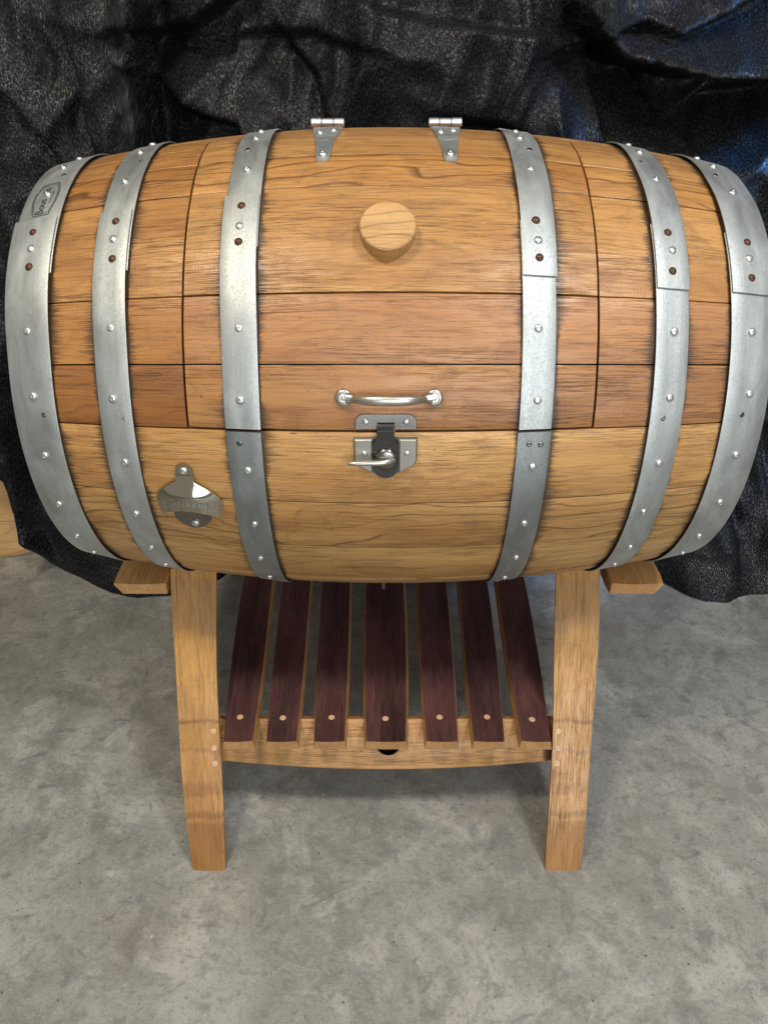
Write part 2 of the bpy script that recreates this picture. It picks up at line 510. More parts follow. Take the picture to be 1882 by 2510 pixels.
# the two round heads, each of boards
for s in (-1, 1):
    rh = rw(.44) - .0255
    hd = None
    cuts = [-1, -.66, -.30, .02, .36, .70, 1]
    for k, (a, b) in enumerate(zip(cuts[:-1], cuts[1:])):
        a2 = a * rh + .0004; b2 = b * rh - .0004
        n = 10
        fr = [(a2 + (b2 - a2) * i / n) for i in range(n + 1)]
        up = [(y, math.sqrt(max(1e-6, rh * rh - y * y))) for y in fr]
        ol = up + [(y, -z) for y, z in reversed(up)]
        x0, x1 = s * .430, s * .452
        v, f = rings([[Vector((x0, y, ZB + z)) for y, z in ol], [Vector((x1, y, ZB + z)) for y, z in ol]])
        gcv = [(q.z, q.y, q.x) for q in v]
        if hd is None:
            hd = mesh_obj('barrel_head', v, f, 'head', barrel, BO, gcv)
        else:
            mesh_obj('board', v, f, 'head', hd, BO, gcv)

# ---- hoops
def hoop_strip(name, parent, x0, x1, th_start, th_end, offs, seed=0):
    """band laid along theta; offs(theta) is how far it stands off the wood"""
    n = max(3, int(abs(th_end - th_start) / 2.0))
    t = .0017
    r0 = rw(x0) + .0010 + (.0024 if x0 > 0 else 0); r1 = rw(x1) + .0010 + (.0024 if x0 < 0 else 0)
    secs = []; gcs = []
    e = .0010 if x1 > x0 else -.0010
    for i in range(n + 1):
        th = th_start + (th_end - th_start) * i / n
        wob = noise.noise(Vector((math.cos(R_(th)) * 2.2 + seed, math.sin(R_(th)) * 2.2, seed * 3.1))) * .0008
        ww = noise.noise(Vector((th * .02 + seed * 5, seed, 0))) * .0006
        o = offs(th) + wob * .5
        ww += (-.0018 if x0 < 0 else .0012) * smooth01((30 - abs(th - th_start)) / 16) * (1 if offs(th_start) > .001 else 0)
        nn = nrm(th)
        def P(x, extra):
            s = (x - x0) / (x1 - x0)
            r = r0 + (r1 - r0) * s + o + extra
            return Vector((x + ww, nn.y * r, ZB + nn.z * r))
        xm = (x0 + x1) / 2
        pts = [(x0, 0), (x0, t - .0005), (x0 + e, t), (xm - (x1 - x0) * .18, t - .0003 + wob * .5), (xm, t - .0003), (xm + (x1 - x0) * .18, t - .0003 - wob * .4), (x1 - e, t), (x1, t - .0005), (x1, 0)]
        secs.append([P(*q) for q in pts])
        gcs += [(R_(th) * .33 + seed * 2.7, q[0], 0) for q in pts]
    v, f = rings(secs)
    return mesh_obj(name, v, f, 'galv', parent, BO, gcs, None, 30)

def make_screw_mesh(kind):
    I = Matrix.Identity(4)
    r = .0056
    if kind == 'screw':   # pan head with a socket
        pr = [(.0001, .0019), (.0014, .0019), (.0020, .0033), (.0034, .0031), (.0047, .0024), (.0055, .0012), (.0057, 0), (.0057, -.002)]
    else:                 # domed rivet
        pr = [(.0001, .0036), (.0018, .0034), (.0036, .0027), (.0050, .0015), (.0056, 0), (.0056, -.002)]
    v, f = lathe(pr, I, 14)
    o = mesh_obj(kind, v, f, 'steel' if kind == 'screw' else 'rust', None, (0, 0, 0), None, None, 50)
    me = o.data
    bpy.data.objects.remove(o)
    return me
ME = {'screw': make_screw_mesh('screw'), 'rivet': make_screw_mesh('rivet')}
kind_on_hoop = True
def fix(kind, parent, x, th, off, scale=1.0, spin=None):
    o = bpy.data.objects.new(kind, ME[kind])
    col.objects.link(o)
    o.parent = parent
    m = bframe(x, th, off + (.0010 if parent.name.startswith(('hoop', 'door')) and kind_on_hoop else 0))
    m.translation -= BO
    o.matrix_local = m @ Matrix.Rotation(rnd.uniform(0, 6), 4, 'Z') @ Matrix.Rotation(rnd.uniform(-.06, .06), 4, 'X') @ Matrix.Scale(scale * rnd.uniform(.88, .98), 4)
    return o
def hole(parent, x, th, off):
    m = bframe(x, th, off + .0010)
    v, f = lathe([(.0001, .0003), (.0016, .0003), (.0030, .0007), (.0038, 0), (.0038, -.001)], m @ Matrix.Scale(1, 4), 10)
    mesh_obj('nail_dent', v, f, 'pewter', parent, BO, None, None, 60)

def offL(th):   # outer end at 58 degrees, lying over the strip
    th = th
    return .0030 * smooth01((th - 22) / 12) if th <= 58.7 else 0.0
def offR(th):
    return .0028 * smooth01((74 - th) / 12) if th <= 120 else 0.0
common = [95.0, 83.0, 68.0, 29.7, 15.9, 1.0, -13.7, -27.6, -41.5, -58, -75, -95, -115, -135, -155, -175, -195, -212, -228, -243]
hoops = [(-.479, -.420, 'L', 1), (-.362, -.3195, 'L', 2), (.3215, .364, 'R', 3), (.4195, .478, 'R', 4)]
hoop_objs = {}
for x0, x1, side, sd in hoops:
    if side == 'L':
        ln = {1: 58.3, 2: 57.4}[sd]
        h = hoop_strip('hoop', barrel, x0, x1, ln, ln - 375, offL, sd)
        riv = (54.3, 49.7, 45.0)
    else:
        ln = {3: 38.5, 4: 38.6}[sd]
        h = hoop_strip('hoop', barrel, x0, x1, ln, ln + 375, offR, sd)
        riv = (51.4, 47.1, 42.3)
    hoop_objs[sd] = h
    xm = (x0 + x1) / 2
    for q, th in enumerate(riv):
        fix('rivet' if q != 1 else 'screw', h, xm + rnd.uniform(-.002, .002), th, .0056)
    for th in common:
        fix('screw', h, xm + rnd.uniform(-.0025, .0025), th + rnd.uniform(-.5, .5), .0027 + (.0006 if 26 < th < 40 else 0))
    hole(h, xm + (.012 if side == 'L' else -.004), 11.2, .0026)
    hole(h, xm + (.010 if side == 'L' else -.010), 76.5, .0026)
hoop_objs[1]['label'] = 'broad end hoop carrying an engraved maker emblem'
for s, side in ((-1, 'L'), (1, 'R')):
    x0, x1 = (-.203, -.159) if s < 0 else (.156, .198)
    xm = (x0 + x1) / 2
    b = hoop_strip('hoop', barrel, x0, x1, 9.1, -266, lambda th: 0, 5 + s)
    b.color = (.64, .65, .66, 1)
    for th in common:
        if th < 9: fix('screw', b, xm + rnd.uniform(-.002, .002), th + rnd.uniform(-.6, .6), .0027)
    hole(b, xm - .006, 6.6, .0026)
    if s > 0: hole(b, xm + .009, 6.4, .0026)
    if s < 0:
        hoop_strip('hoop', door, x0, x1, 58.6, 9.7, offL, 8)
        hoop_strip('hoop', door, x0 + .0012, x1 - .0006, 91.6, 46, lambda th: 0, 9)
        riv = (55.6, 50.6, 47.0)
    else:
        hoop_strip('hoop', door, x0, x1, 39.9, 91.6, offR, 10)
        hoop_strip('hoop', door, x0 + .0006, x1 - .0006, 52, 9.7, lambda th: 0, 11)
        riv = (51.9, 47.3, 43.6)
    for q, th in enumerate(riv): fix('rivet' if q != 1 else 'screw', door, xm + rnd.uniform(-.002, .002), th, .0056)
    for th in (90.0, 82.6, 67.1, 29.6, 15.6):
        fix('screw', door, xm + rnd.uniform(-.002, .002), th, .0027 + (.0006 if 26 < th < 40 and s < 0 else 0))
    hole(door, xm + .006 * s, 76, .0026)

kind_on_hoop = False
# maker emblem engraved on the end hoop: reads up along the hoop
em_parent = hoop_objs[1]
def on_hoop(u, v, lift=.0034):   # u along the hoop (towards the top), v towards the barrel end
    x = -.4495 - v
    th = 66.2 + math.degrees(u / .306)
    r0 = rw(-.479) + .0010; r1 = rw(-.420) + .0034
    r = r0 + (r1 - r0) * (x + .479) / .059 + .00145 + lift - .0034 + .0006
    nn = nrm(th)
    return Vector((x, nn.y * r, ZB + nn.z * r))
ol = [(-.034, -.0125), (-.0345, .009), (-.030, .0125), (-.008, .0175), (.012, .0175), (.030, .0125), (.0345, .008), (.0345, -.009), (.031, -.0125), (.012, -.0175), (-.008, -.0175), (-.030, -.0125)]
g = Geo()
for sc_, wd in ((1.0, .0011), (.88, .0006)):
    n = len(ol)
    vv = []; ff = []
    dense = []
    for i in range(n):
        p, q = ol[i], ol[(i + 1) % n]
        for k in range(4): dense.append((p[0] + (q[0] - p[0]) * k / 4, p[1] + (q[1] - p[1]) * k / 4))
    for (u, v_) in dense:
        kx = 1 - wd / .034; ky = 1 - wd / .0165
        vv += [on_hoop(u * sc_, v_ * sc_), on_hoop(u * sc_ * kx, v_ * sc_ * ky)]
    m_ = len(dense)
    for i in range(m_):
        j = (i + 1) % m_
        ff.append((2 * i, 2 * j, 2 * j + 1, 2 * i + 1))
    g.add(vv, ff)
for body, size, du, dv in (('Bous', .0155, -.0165, .002), ('in', .0155, .0185, .002), ('TONNELLERIE', .0042, .001, -.0085)):
    vs, fs = text_mesh(body, size)
    g.add([on_hoop(p.x + du, p.y + dv) for p in vs], fs)
e_ = g.obj('emblem', 'engrave', em_parent, BO)
e_['label'] = 'engraved maker emblem with lettering in a double outline'

# bung
m = bframe(-.0035, 48.3, 0)
v, f = lathe([(.0001, .0212), (.020, .0213), (.0318, .0210), (.0335, .0194), (.0338, .012), (.0325, 0), (.032, -.01)], m, 40)
im = m.inverted()
bung = mesh_obj('bung', v, f, 'bung', door, BO, [(lambda q: (q.x, q.y, q.z))(im @ q) for q in v], None, 30)
bung['label'] = 'pale round wooden bung'
# scorched ring mark by the bung
# ---- hinges
def hinge(xc):
    def W(u, th, off): return bp(xc + u, th, off)
    secs = []
    n = 12
    for i in range(n + 1):
        s = i / n
        th = 69.3 + (88.5 - 69.3) * s
        hw = .0085 + (.0195 - .0085) * (s ** 1.35)
        o = .0026 + (.0035 * smooth01((s - .8) / .2))
        if i == 0: hw *= .8
        secs.append([W(-hw, th, o - .0022), W(-hw, th, o - .0004), W(-hw + .0006, th, o), W(0, th, o), W(hw - .0006, th, o), W(hw, th, o - .0004), W(hw, th, o - .0022)])
    g = Geo(); v, f = rings(secs); g.add(v, f)
    h = g.obj('hinge', 'galv', barrel, BO, 35)
    # back leaf
    secs = []
    for i in range(7):
        s = i / 6; th = 94.0 + 16 * s; hw = .0195 - .008 * s
        secs.append([W(-hw, th, .0004), W(-hw, th, .0024), W(hw, th, .0024), W(hw, th, .0004)])
    v, f = rings(secs)
    mesh_obj('leaf', v, f, 'galv', h, BO, None, None, 35)
    # three knuckles
    ax = bp(xc, 91.0, .0098)
    for a, b, r in ((-.0232, -.0085, .0060), (-.0081, .0081, .0056), (.0085, .0232, .0060)):
        mm = Matrix.Translation(ax) @ Matrix.Rotation(R_(90), 4, 'Y')
        v, f = lathe([(.0001, a), (r - .0008, a), (r, a + .0008), (r, b - .0008), (r - .0008, b), (.0001, b)], mm, 18)
        mesh_obj('knuckle', v, f, 'steel', h, BO, None, None, 40)
    for u, th, s in ((-.0085, 84.6, 1.0), (.0095, 86.3, 1.0), (0, 71.6, 1.18)):
        fix('screw', h, xc + u, th, .0030, s)
    m = bframe(xc, 79.3, .0027)
    v, f = prism([(-.005, -.0006), (.005, -.0006), (.005, .0006), (-.005, .0006)], 0, .0003, m)
    mesh_obj('stamp_mark', v, f, 'steel', h, BO)
    return h
hinge(-.0865); hinge(.0775)

# ---- pull handle
m = bframe(-.002, 16.2, .0004)
g = Geo()
path = []; rad = []
n = 26
for i in range(n + 1):
    s = i / n * 2 - 1
    u = s * .047
    w = .0035 + .0195 * (1 - abs(s) ** 3.2)
    v_ = -.0005
    path.append(m @ Vector((u, v_, w)))
    rad.append(.0031 + .0020 * (1 - s * s) + (.0012 if abs(s) > .96 else 0))
v, f = tube(path, rad, 14, 1.25, m.to_3x3() @ Vector((0, 1, 0))); g.add(v, f)
for s in (-1, 1):
    mm = m @ Matrix.Translation((s * .0545, .0, 0))
    v, f = lathe([(.0001, .0022), (.0052, .0022), (.0066, .0040), (.0092, .0036), (.0105, .0022), (.0107, 0)], mm, 24); g.add(v, f)
    v, f = tube([mm @ Vector((-s * .004, 0, .0025)), mm @ Vector((-s * .010, 0, .0045)), mm @ Vector((-s * .013, 0, .0075))], [.0072, .0062, .0045], 12, 1.0, m.to_3x3() @ Vector((0, 1, 0))); g.add(v, f)
hd = g.obj('pull_handle', 'nickel', door, BO, 40)
for s in (-1, 1): fix('screw', door, -.002 + s * .0545, 16.2, .0020, .82)

# ---- catch plate on the door and cam latch below it
m = bframe(-.0055, 9.75 + .25, .0004)
olp = [(-.0378, 0), (.0372, 0), (.0374, .008)] + arc(.0274, .0085, .010, 0, 90, 5) + arc(-.0278, .0085, .010, 90, 180, 5) + [(-.038, .008)]
g = Geo()
v, f = prism(olp, 0, .0022, m, .0006); g.add(v, f)
# hooked lip in the middle
lip = [(-.0105, .0022), (-.0105, .0060), (-.0100, .0085), (.0100, .0085), (.0105, .0060), (.0105, .0022)]
secs = []
for vv, w in ((.0085, .0022), (.0075, .0052), (.0035, .0078), (-.001, .0085), (-.003, .0065)):
    secs.append([m @ Vector((-.0105, vv, w - .0018)), m @ Vector((-.0105, vv, w)), m @ Vector((.0105, vv, w)), m @ Vector((.0105, vv, w - .0018))])
v, f = rings(secs); g.add(v, f)
g.obj('catch_plate', 'pewter', door, BO, 35)
for u in (-.0245, .0245): fix('screw', door, -.0055 + u, 9.75 + 1.75, .0020, .74)

m = bframe(-.0060, 4.3, .0004)
pl = [(-.0390, .0245), (.0390, .0245), (.0390, -.0060), (.0355, -.0125), (.0150, -.0235)] + arc(0, -.0140, .0160, -40, -140, 8) + [(-.0150, -.0235), (-.0355, -.0125), (-.0390, -.0060)]
v, f = prism(pl, 0, .0022, m, .0007)
lat = mesh_obj('latch', v, f, 'pewter', barrel, BO, None, None, 35)
lat['label'] = 'aged metal cam latch with a round cam and side lever'
for s in (-1, 1):      # raised wings
    wing = [(s * .0170, .0232), (s * .0376, .0232), (s * .0376, -.0052), (s * .0345, -.0112), (s * .0170, -.0210)]
    if s < 0: wing = wing[::-1]
    v, f = prism(wing, .0022, .0052, m, .0012)
    mesh_obj('wing', v, f, 'nickel', lat, BO, None, None, 35)
    fix('screw', lat, -.0060 + s * .0265, 4.3 + .8, .0052, .68)
body = [(-.0108, .0400), (.0108, .0400), (.0108, .0270), (.0158, .0180), (.0162, -.012)] + arc(0, -.0125, .0160, -8, -172, 10) + [(-.0162, -.012), (-.0158, .0180), (-.0108, .0270)]
v, f = prism(body, .0022, .0068, m, .0009)
mesh_obj('bolt_plate', v, f, 'blackened', lat, BO, None, None, 35)
v, f = lathe([(.0001, .0125), (.0090, .0122), (.0128, .0108), (.0142, .0088), (.0146, .0068), (.0146, .0050)], m @ Matrix.Translation((.0005, -.0015, 0)), 32)
mesh_obj('cam', v, f, 'pewter', lat, BO, None, None, 40)
pth = [m @ Vector(q) for q in ((.0105, -.0010, .0105), (.004, -.0012, .0150), (-.006, -.0014, .0178), (-.020, -.0015, .0190), (-.034, -.0016, .0196), (-.0445, -.0018, .0198), (-.0462, -.0018, .0198))]
v, f = tube(pth, [.0030, .0052, .0050, .0042, .0036, .0032, .0018], 14, .85, m.to_3x3() @ Vector((0, 1, 0)))
mesh_obj('lever', v, f, 'nickel', lat, BO, None, None, 50)

# ---- bottle opener
m = bframe(-.262, -6.6, .0006)
U = []
def hood_w(u, v_):
    a = smooth01((.0365 - v_) / .034)
    return .0022 + .0165 * a - .0150 * a * (u / .043) ** 2
rows = []
for i in range(25):
    v_ = .049 - (.049 + .0235) * i / 24
    if v_ > .0385: hw = math.sqrt(max(0, .0112 ** 2 - (v_ - .0378) ** 2)) + .0004
    elif v_ > .0245: hw = .0112 + .0012 * (.0385 - v_) / .014
    elif v_ > .0145: hw = .0124 + (.0420 - .0124) * smooth01((.0245 - v_) / .010) ** .55
    else: hw = .0440 - .0050 * ((.0145 - v_) / .038) ** 2 - .0020 * smooth01((v_ - .009) / .006)
    rows.append((v_, hw))
top = []; bot = []
nu = 24
for v_, hw in rows:
    rt = []; rb = []
    for j in range(nu + 1):
        u = -hw + 2 * hw * j / nu
        dip = -.0165 * (u / .043) ** 2
        lipc = .0085 * (1 - (u / .043) ** 2) * smooth01((-v_) / .022)
        vv = v_ + dip * (1 if v_ > -.01 else .75) + lipc
        wv = hood_w(u, v_)
        rt.append(m @ Vector((u, vv, wv))); rb.append(m @ Vector((u, vv, max(.0002, wv - .0020))))
    top.append(rt); bot.append(rb)
nr = len(rows)
V = [p for r in top for p in r] + [p for r in bot for p in r]
K = nr * (nu + 1); F = []
for i in range(nr - 1):
    for j in range(nu):
        a = i * (nu + 1) + j
        F.append((a, a + 1, a + nu + 2, a + nu + 1)); F.append((K + a, K + a + nu + 1, K + a + nu + 2, K + a + 1))
for i in range(nr - 1):
    a = i * (nu + 1); F.append((a, a + nu + 1, K + a + nu + 1, K + a))
    a = i * (nu + 1) + nu; F.append((a, K + a, K + a + nu + 1, a + nu + 1))
for j in range(nu):
    F.append((j, K + j, K + j + 1, j + 1)); a = (nr - 1) * (nu + 1) + j; F.append((a, a + 1, K + a + 1, K + a))
op = mesh_obj('bottle_opener', V, F, 'chrome', barrel, BO, None, None, 45)
op['label'] = 'shiny metal wall bottle opener stamped OPEN HERE'
bk = arc(.0, -.030, .0265, 200, 340, 14) + [(.027, .006), (-.027, .006)]
v, f = prism(bk, 0, .0020, m, .0006)
mesh_obj('back_plate', v, f, 'pewter', op, BO, None, None, 35)
for u, v_ in ((0, .0385), (.002, -.0475)):
    so_ = fix('screw', op, -.262, -6.6, 0)
    mm = m @ Matrix.Translation((u, v_, .0021)); mm.translation -= BO
    so_.matrix_local = mm
vs, fs = text_mesh('OPEN HERE', .0115)
g = Geo()
tv = []
for p in vs:
    u = p.x * .98
    v_ = p.y - .0030 - .6 * u * u
    tv.append(m @ Vector((u, v_ - .0150 * (u / .043) ** 2, hood_w(u, v_) + .0007)))
g.add(tv, fs)
lt = g.obj('lettering', 'galv', op, BO)
lt['label'] = 'raised letters reading OPEN HERE'

# ---- drain spout underneath
mm = Matrix.Translation((-.009, -.118, 0))
v, f = lathe([(.0001, .352), (.0022, .352), (.0030, .353), (.0030, .405), (.0001, .405)], mm, 12)
mesh_obj('drain_spout', v, f, 'steel', barrel, BO, None, None, 40)

# ------------------------------------------------------------------ stand
SO = Vector((0, 0, 0))
stand = thing('barrel_stand', 'stave-built oak stand with four splayed curved legs and a slatted lower shelf', 'stand', SO)

def leg(sx, sy):
    """front legs sy=-1; sx side"""
    xt, xf = (.3365 if sx < 0 else .3265), (.3010 if sx < 0 else .2915)
    F0 = Vector((0, -.4315, 0)); T0 = Vector((0, -.130, .405))
    d = (T0 - F0); Ln = d.length; d.normalize()
    nf = Vector((0, -d.z, d.y))            # outward front normal
    n = 22; secs = []; gcs = []
    for i in range(n + 1):
        s = i / n
        c = F0 + d * Ln * s + nf * (.018 * 4 * s * (1 - s))
        xc = xf + (xt - xf) * s
        hw = .0292 + (.0395 - .0292) * (s ** .8) + .0012 * math.sin(s * 9 + sx)
        th = .0255
        ring_v = []; ring_g = []
        # rounded-edge section; the outside face is slightly crowned
        for u, w in ((-.84, 0), (-.985, .90), (-.965, 1.0), (-.4, 1.04), (.4, 1.04), (.965, 1.0), (.985, .90), (.84, 0)):
            q = c + nf * (th * (w - 1)) + Vector((sx * xc + u * hw, 0, 0))
            if i == 0:    # foot sawn level with the floor
                q = q - d * (q.z / d.z)
            if sy > 0: q = Vector((q.x, -q.y, q.z))
            ring_v.append(q); ring_g.append((Ln * s, u * hw, w * th))
        secs.append(ring_v); gcs += ring_g
    v, f = rings(secs)
    o = mesh_obj('leg', v, f, 'leg', stand, SO, gcs, None, 32, (1.0, 1.0, 1.0, 1))
    # pegs through the leg into the stretcher
    for z in (.187, .1645, .144):
        s = z / T0.z
        c = F0 + d * Ln * s + nf * (.018 * 4 * s * (1 - s)); xc = xf + (xt - xf) * s
        hw = .0292 + (.0395 - .0292) * s ** .8
        pos = c + Vector((sx * (xc - hw + .0105), 0, 0)) + nf * .0003
        m3 = Matrix((Vector((1, 0, 0)), d, nf)).transposed().to_4x4(); m3.translation = pos
        v, f = lathe([(.0001, .0011), (.0046, .0011), (.0052, .0004), (.0052, -.006)], m3, 14)
        if sy > 0: v = [Vector((q.x, -q.y, q.z)) for q in v]
        mesh_obj('peg', v, f, 'plug', o, SO, [(q.x, q.z, q.y) for q in v], None, 40)
    return o
for sy in (-1, 1):
    for sx in (-1, 1): leg(sx, sy)

# rails that cradle the barrel, one under each end, running front to back
for sx in (-1, 1):
    secs = []; gcs = []
    n = 14
    xi, xo = sx * .3780, sx * .4690
    for i in range(n + 1):
        s = i / n; y = -.1545 + .309 * s
        sag = -.004 * (1 - (2 * s - 1) ** 2)
        rv = []; rg = []
        e = .0022 if i in (0, n) else 0
        for a, z in ((0, .369), (.86, .369), (1.0, .390), (.985, .3965), (.75, .3950), (.5, .3940), (.25, .3948), (.03, .3968), (0.0, .3945)):
            zz = z + sag * .4 - (e if z > .39 else -e * .5)
            x = xi + (xo - xi) * a
            rv.append(Vector((x, y, zz))); rg.append((y, x, z))
        secs.append(rv); gcs += rg
    # round the end grain a little
    for k, dy in ((0, -.0025), (n, .0025)):
        cx_ = sum((q.x for q in secs[k])) / 9; cz = sum((q.z for q in secs[k])) / 9
        for q in secs[k]: q.y += dy; q.x = cx_ + (q.x - cx_) * .975; q.z = cz + (q.z - cz) * .93
    v, f = rings(secs)
    mesh_obj('rail', v, f, 'oak', stand, SO, gcs, None, 32, (1.1, 1.08, 1.05, 1))

# stretchers front and back (bowed staves on edge behind the legs)
def stretcher(sy):
    n = 40; secs = []; gcs = []
    sl = .741
    d = Vector((0, .595, .804)); nf = Vector((0, -.804, .595))
    for i in range(n + 1):
        s = i / n * 2 - 1
        x = -.004 + s * .312
        bow = .012 * (1 - s * s)
        zt = .1885; zb_ = .1345 - .0120 * (1 - s * s)
        hor = lambda z: -(1.1935 - .783) + sl * z
        rv = []; rg = []
        ztop = zt + .0015 * (1 - s * s)
        for k, (z, w) in enumerate(((zb_, 0), (zb_ + .002, .002), (ztop - .002, .002), (ztop, 0), (ztop, -.023), (zb_, -.023))):
            p = Vector((x, hor(z), z)) + nf * (bow + w)
            if k >= 4: p.z = p.z
            if sy > 0: p.y = -p.y
            rv.append(p); rg.append((x, z * 1.24, w))
        secs.append(rv); gcs += rg
    v, f = rings(secs)
    return mesh_obj('stretcher', v, f, 'stretcher', stand, SO, gcs, None, 40)
for sy in (-1, 1):
    st = stretcher(sy)
    # old bung hole in the middle: a bored recess, wine stain and inner shade painted near black
    nf = Vector((0, -.804, .595)); d = Vector((0, .595, .804))
    z = .1585; p = Vector((-.001, -(1.1935 - .783) + .741 * z, z)) + nf * .0145
    m3 = Matrix((Vector((1, 0, 0)), d, nf)).transposed().to_4x4(); m3.translation = p
    v, f = lathe([(.0001, -.021), (.0205, -.021), (.0225, .02), (.0001, .02)], m3, 32)
    if sy > 0: v = [Vector((q.x, -q.y, q.z)) for q in v]
    cut = mesh_obj('cutter', v, f, ['stretcher', 'dark'], None, (0, 0, 0), None, [1] * len(f))
    st.data.materials.append(M['dark'])
    bo = st.modifiers.new('bore', 'BOOLEAN'); bo.object = cut; bo.operation = 'DIFFERENCE'; bo.solver = 'EXACT'
    bpy.context.view_layer.update()
    nm = bpy.data.meshes.new_from_object(st.evaluated_get(bpy.context.evaluated_depsgraph_get()))
    st.modifiers.clear(); st.data = nm
    at = nm.attributes['gc']
    for q in nm.vertices: at.data[q.index].vector = (q.co.x, q.co.z * 1.24, 0)
    bpy.data.objects.remove(cut)

# shelf slats, wine-stained inner face up, ends curving up
sl_f = [-.2450, -.1745, -.0965, -.0045, .0865, .1630, .2395]
sl_m = [-.2740, -.1920, -.1085, -.0055, .0930, .1800, .2600]
w_f = [.0465, .0480, .0480, .0630, .0500, .0490, .0475]
w_m = [.0620, .0580, .0580, .0780, .0600, .0600, .0600]
def sq(s): return 1 - ((.3 - s) / 1.3) ** 1.25 if s < .3 else 1 - ((s - .3) / .7) ** 2
for k in range(7):
    n = 26; secs = []; gcs = []; mats_f = []
    tw = (k - 3) * -.05           # outer slats lean a little with the curve
    for i in range(n + 1):
        s = i / n * 2 - 1
        y = s * .3420
        q = 1 - s * s
        xc = sl_f[k] + (sl_m[k] - sl_f[k]) * sq(s)
        hw = (w_f[k] + (w_m[k] - w_f[k]) * q) / 2
        zt = .2135 - .0135 * q
        rv = []; rg = []
        th = .0188
        for u, dz in ((-1, 0), (-.5, -.0010), (0, -.0014), (.5, -.0010), (1, 0), (1.13, -th), (-1.13, -th)):
            e = .0
            xx = xc + u * hw; zz = zt + dz + u * hw * tw * .25
            rv.append(Vector((xx, y, zz))); rg.append((y + k, u * hw, dz))
        secs.append(rv); gcs += rg
    v, f = rings(secs)
    fm = []
    for i in range(n):
        fm += [0, 0, 0, 0, 1, 1, 1]
    fm += [1, 1]
    o = mesh_obj('slat', v, f, ['wine', 'oak'], stand, SO, gcs, fm, 30, (.92 + .1 * rnd.random(),) * 3 + (1,))
    for sy in (-1, 1):
        yy = sy * (.288 + rnd.uniform(-.003, .003)); q = 1 - (yy / .342) ** 2
        xc = sl_f[k] + (sl_m[k] - sl_f[k]) * sq(yy / .342) + rnd.uniform(-.003, .003)
        zt = .2135 - .0135 * q - .0014
        v, f = lathe([(.0001, .0009), (.0048, .0009), (.0055, .0002), (.0055, -.004)], Matrix.Translation((xc, yy, zt)), 14)
        mesh_obj('plug', v, f, 'plug', o, SO, [(p.x, p.y, p.z) for p in v], None, 40)

# ------------------------------------------------------------------ loose barrel head leaning behind
HO = Vector((-1.045, .452, 0))
lid = thing('round_barrel_lid', 'round pale oak barrel lid on its edge, half hidden by the black tarp', 'lid', HO)
rh = .285
tilt = Matrix.Translation(HO) @ Matrix.Rotation(R_(-9), 4, 'X') @ Matrix.Translation((0, 0, rh))
cuts = [-1, -.62, -.22, .20, .60, 1]
for a, b in zip(cuts[:-1], cuts[1:]):
    a2 = a * rh + .0004; b2 = b * rh - .0004; n = 14
    fr = [a2 + (b2 - a2) * i / n for i in range(n + 1)]
    def ol_(rr): 
        up = [(math.sqrt(max(1e-6, rr * rr - min(abs(z), rr) ** 2)), z) for z in fr]
        return [(x, z) for x, z in up] + [(-x, z) for x, z in reversed(up)]
    secs = [[tilt @ Vector((x, yy, z)) for x, z in ol_(rh - ins)] for yy, ins in ((.022, .010), (.016, 0), (.006, 0), (0, .012))]
    v, f = rings(secs)
    imt = tilt.inverted()
    gcv = [(lambda q: (q.x, q.z, q.y))(imt @ q) for q in v]
    mesh_obj('board', v, f, 'head', lid, HO, gcv, None, 25)

# ------------------------------------------------------------------ black tarp
def interp(tab, x):
    if x <= tab[0][0]: return tab[0][1]
    for (a, p), (b, q) in zip(tab[:-1], tab[1:]):
        if x <= b: return p + (q - p) * (x - a) / (b - a)
    return tab[-1][1]
hem_y = [(-2.4, .40), (-1.2, .38), (-.95, .385), (-.90, .44), (-.80, .38), (-.68, .300), (-.61, .285), (-.48, .305), (-.42, .365), (-.36, .46), (-.2, .52),
         (.35, .52), (.55, .43), (.68, .36), (.72, .318), (.735, .300), (.775, .272), (.83, .268), (.865, .288), (.91, .298), (1.0, .305), (1.05, .325), (1.3, .33), (2.4, .40)]
hem_z = [(-2.4, .42), (-1.3, .40), (-1.05, .355), (-.965, .315), (-.925, .26), (-.905, .12), (-.893, .012), (-.88, .004), (2.4, .004)]
def px2xz(px, py, y=.50):    # measured once from the photograph: fold lines on the hanging plane
    p = R_(32.7); f = 1662.
    dx = (px - 829.5) / f; dv = (1106 - py) / f
    dy = math.cos(p) + dv * math.sin(p); dz = -math.sin(p) + dv * math.cos(p)
    t = (y + 1.1935) / dy
    return (-.008 + t * dx, 1.2035 + t * dz)
# folds: points (photo), height, bulge width, drop width, recess depth, recess width
folds = []
def fold(pts, A, w1, w2, D, w3):
    folds.append(([px2xz(*q) for q in pts], A, w1, w2, D, w3))
# lower side (right of travel direction) is the recess
fold([(820, 10), (960, 40), (1120, 62), (1275, 68)], -.0, .16, .014, -.06, .16)
fold([(1275, 66), (1330, 120), (1480, 158), (1600, 160), (1760, 140)], .12, .06, .012, .15, .095)
fold([(1290, 250), (1275, 160), (1272, 75)], .05, .16, .012, .10, .12)
fold([(1240, 90), (1380, 40), (1440, 70), (1560, 20), (1700, -60)], .035, .08, .012, .035, .05)
fold([(335, 420), (318, 250), (305, 120), (320, 20)], .065, .13, .014, .10, .06)
fold([(160, -20), (215, 150), (225, 260), (300, 420)], .035, .055, .02, .045, .05)
fold([(-60, 110), (60, 210), (130, 300), (180, 400)], .035, .10, .02, .035, .05)
fold([(320, 60), (430, 40), (520, -30)], .04, .045, .015, .045, .05)
fold([(450, 85), (560, 55), (700, 62), (770, 90)], .025, .09, .012, .0, .05)
fold([(350, 180), (430, 235), (520, 260), (560, 340)], .028, .05, .015, .03, .05)
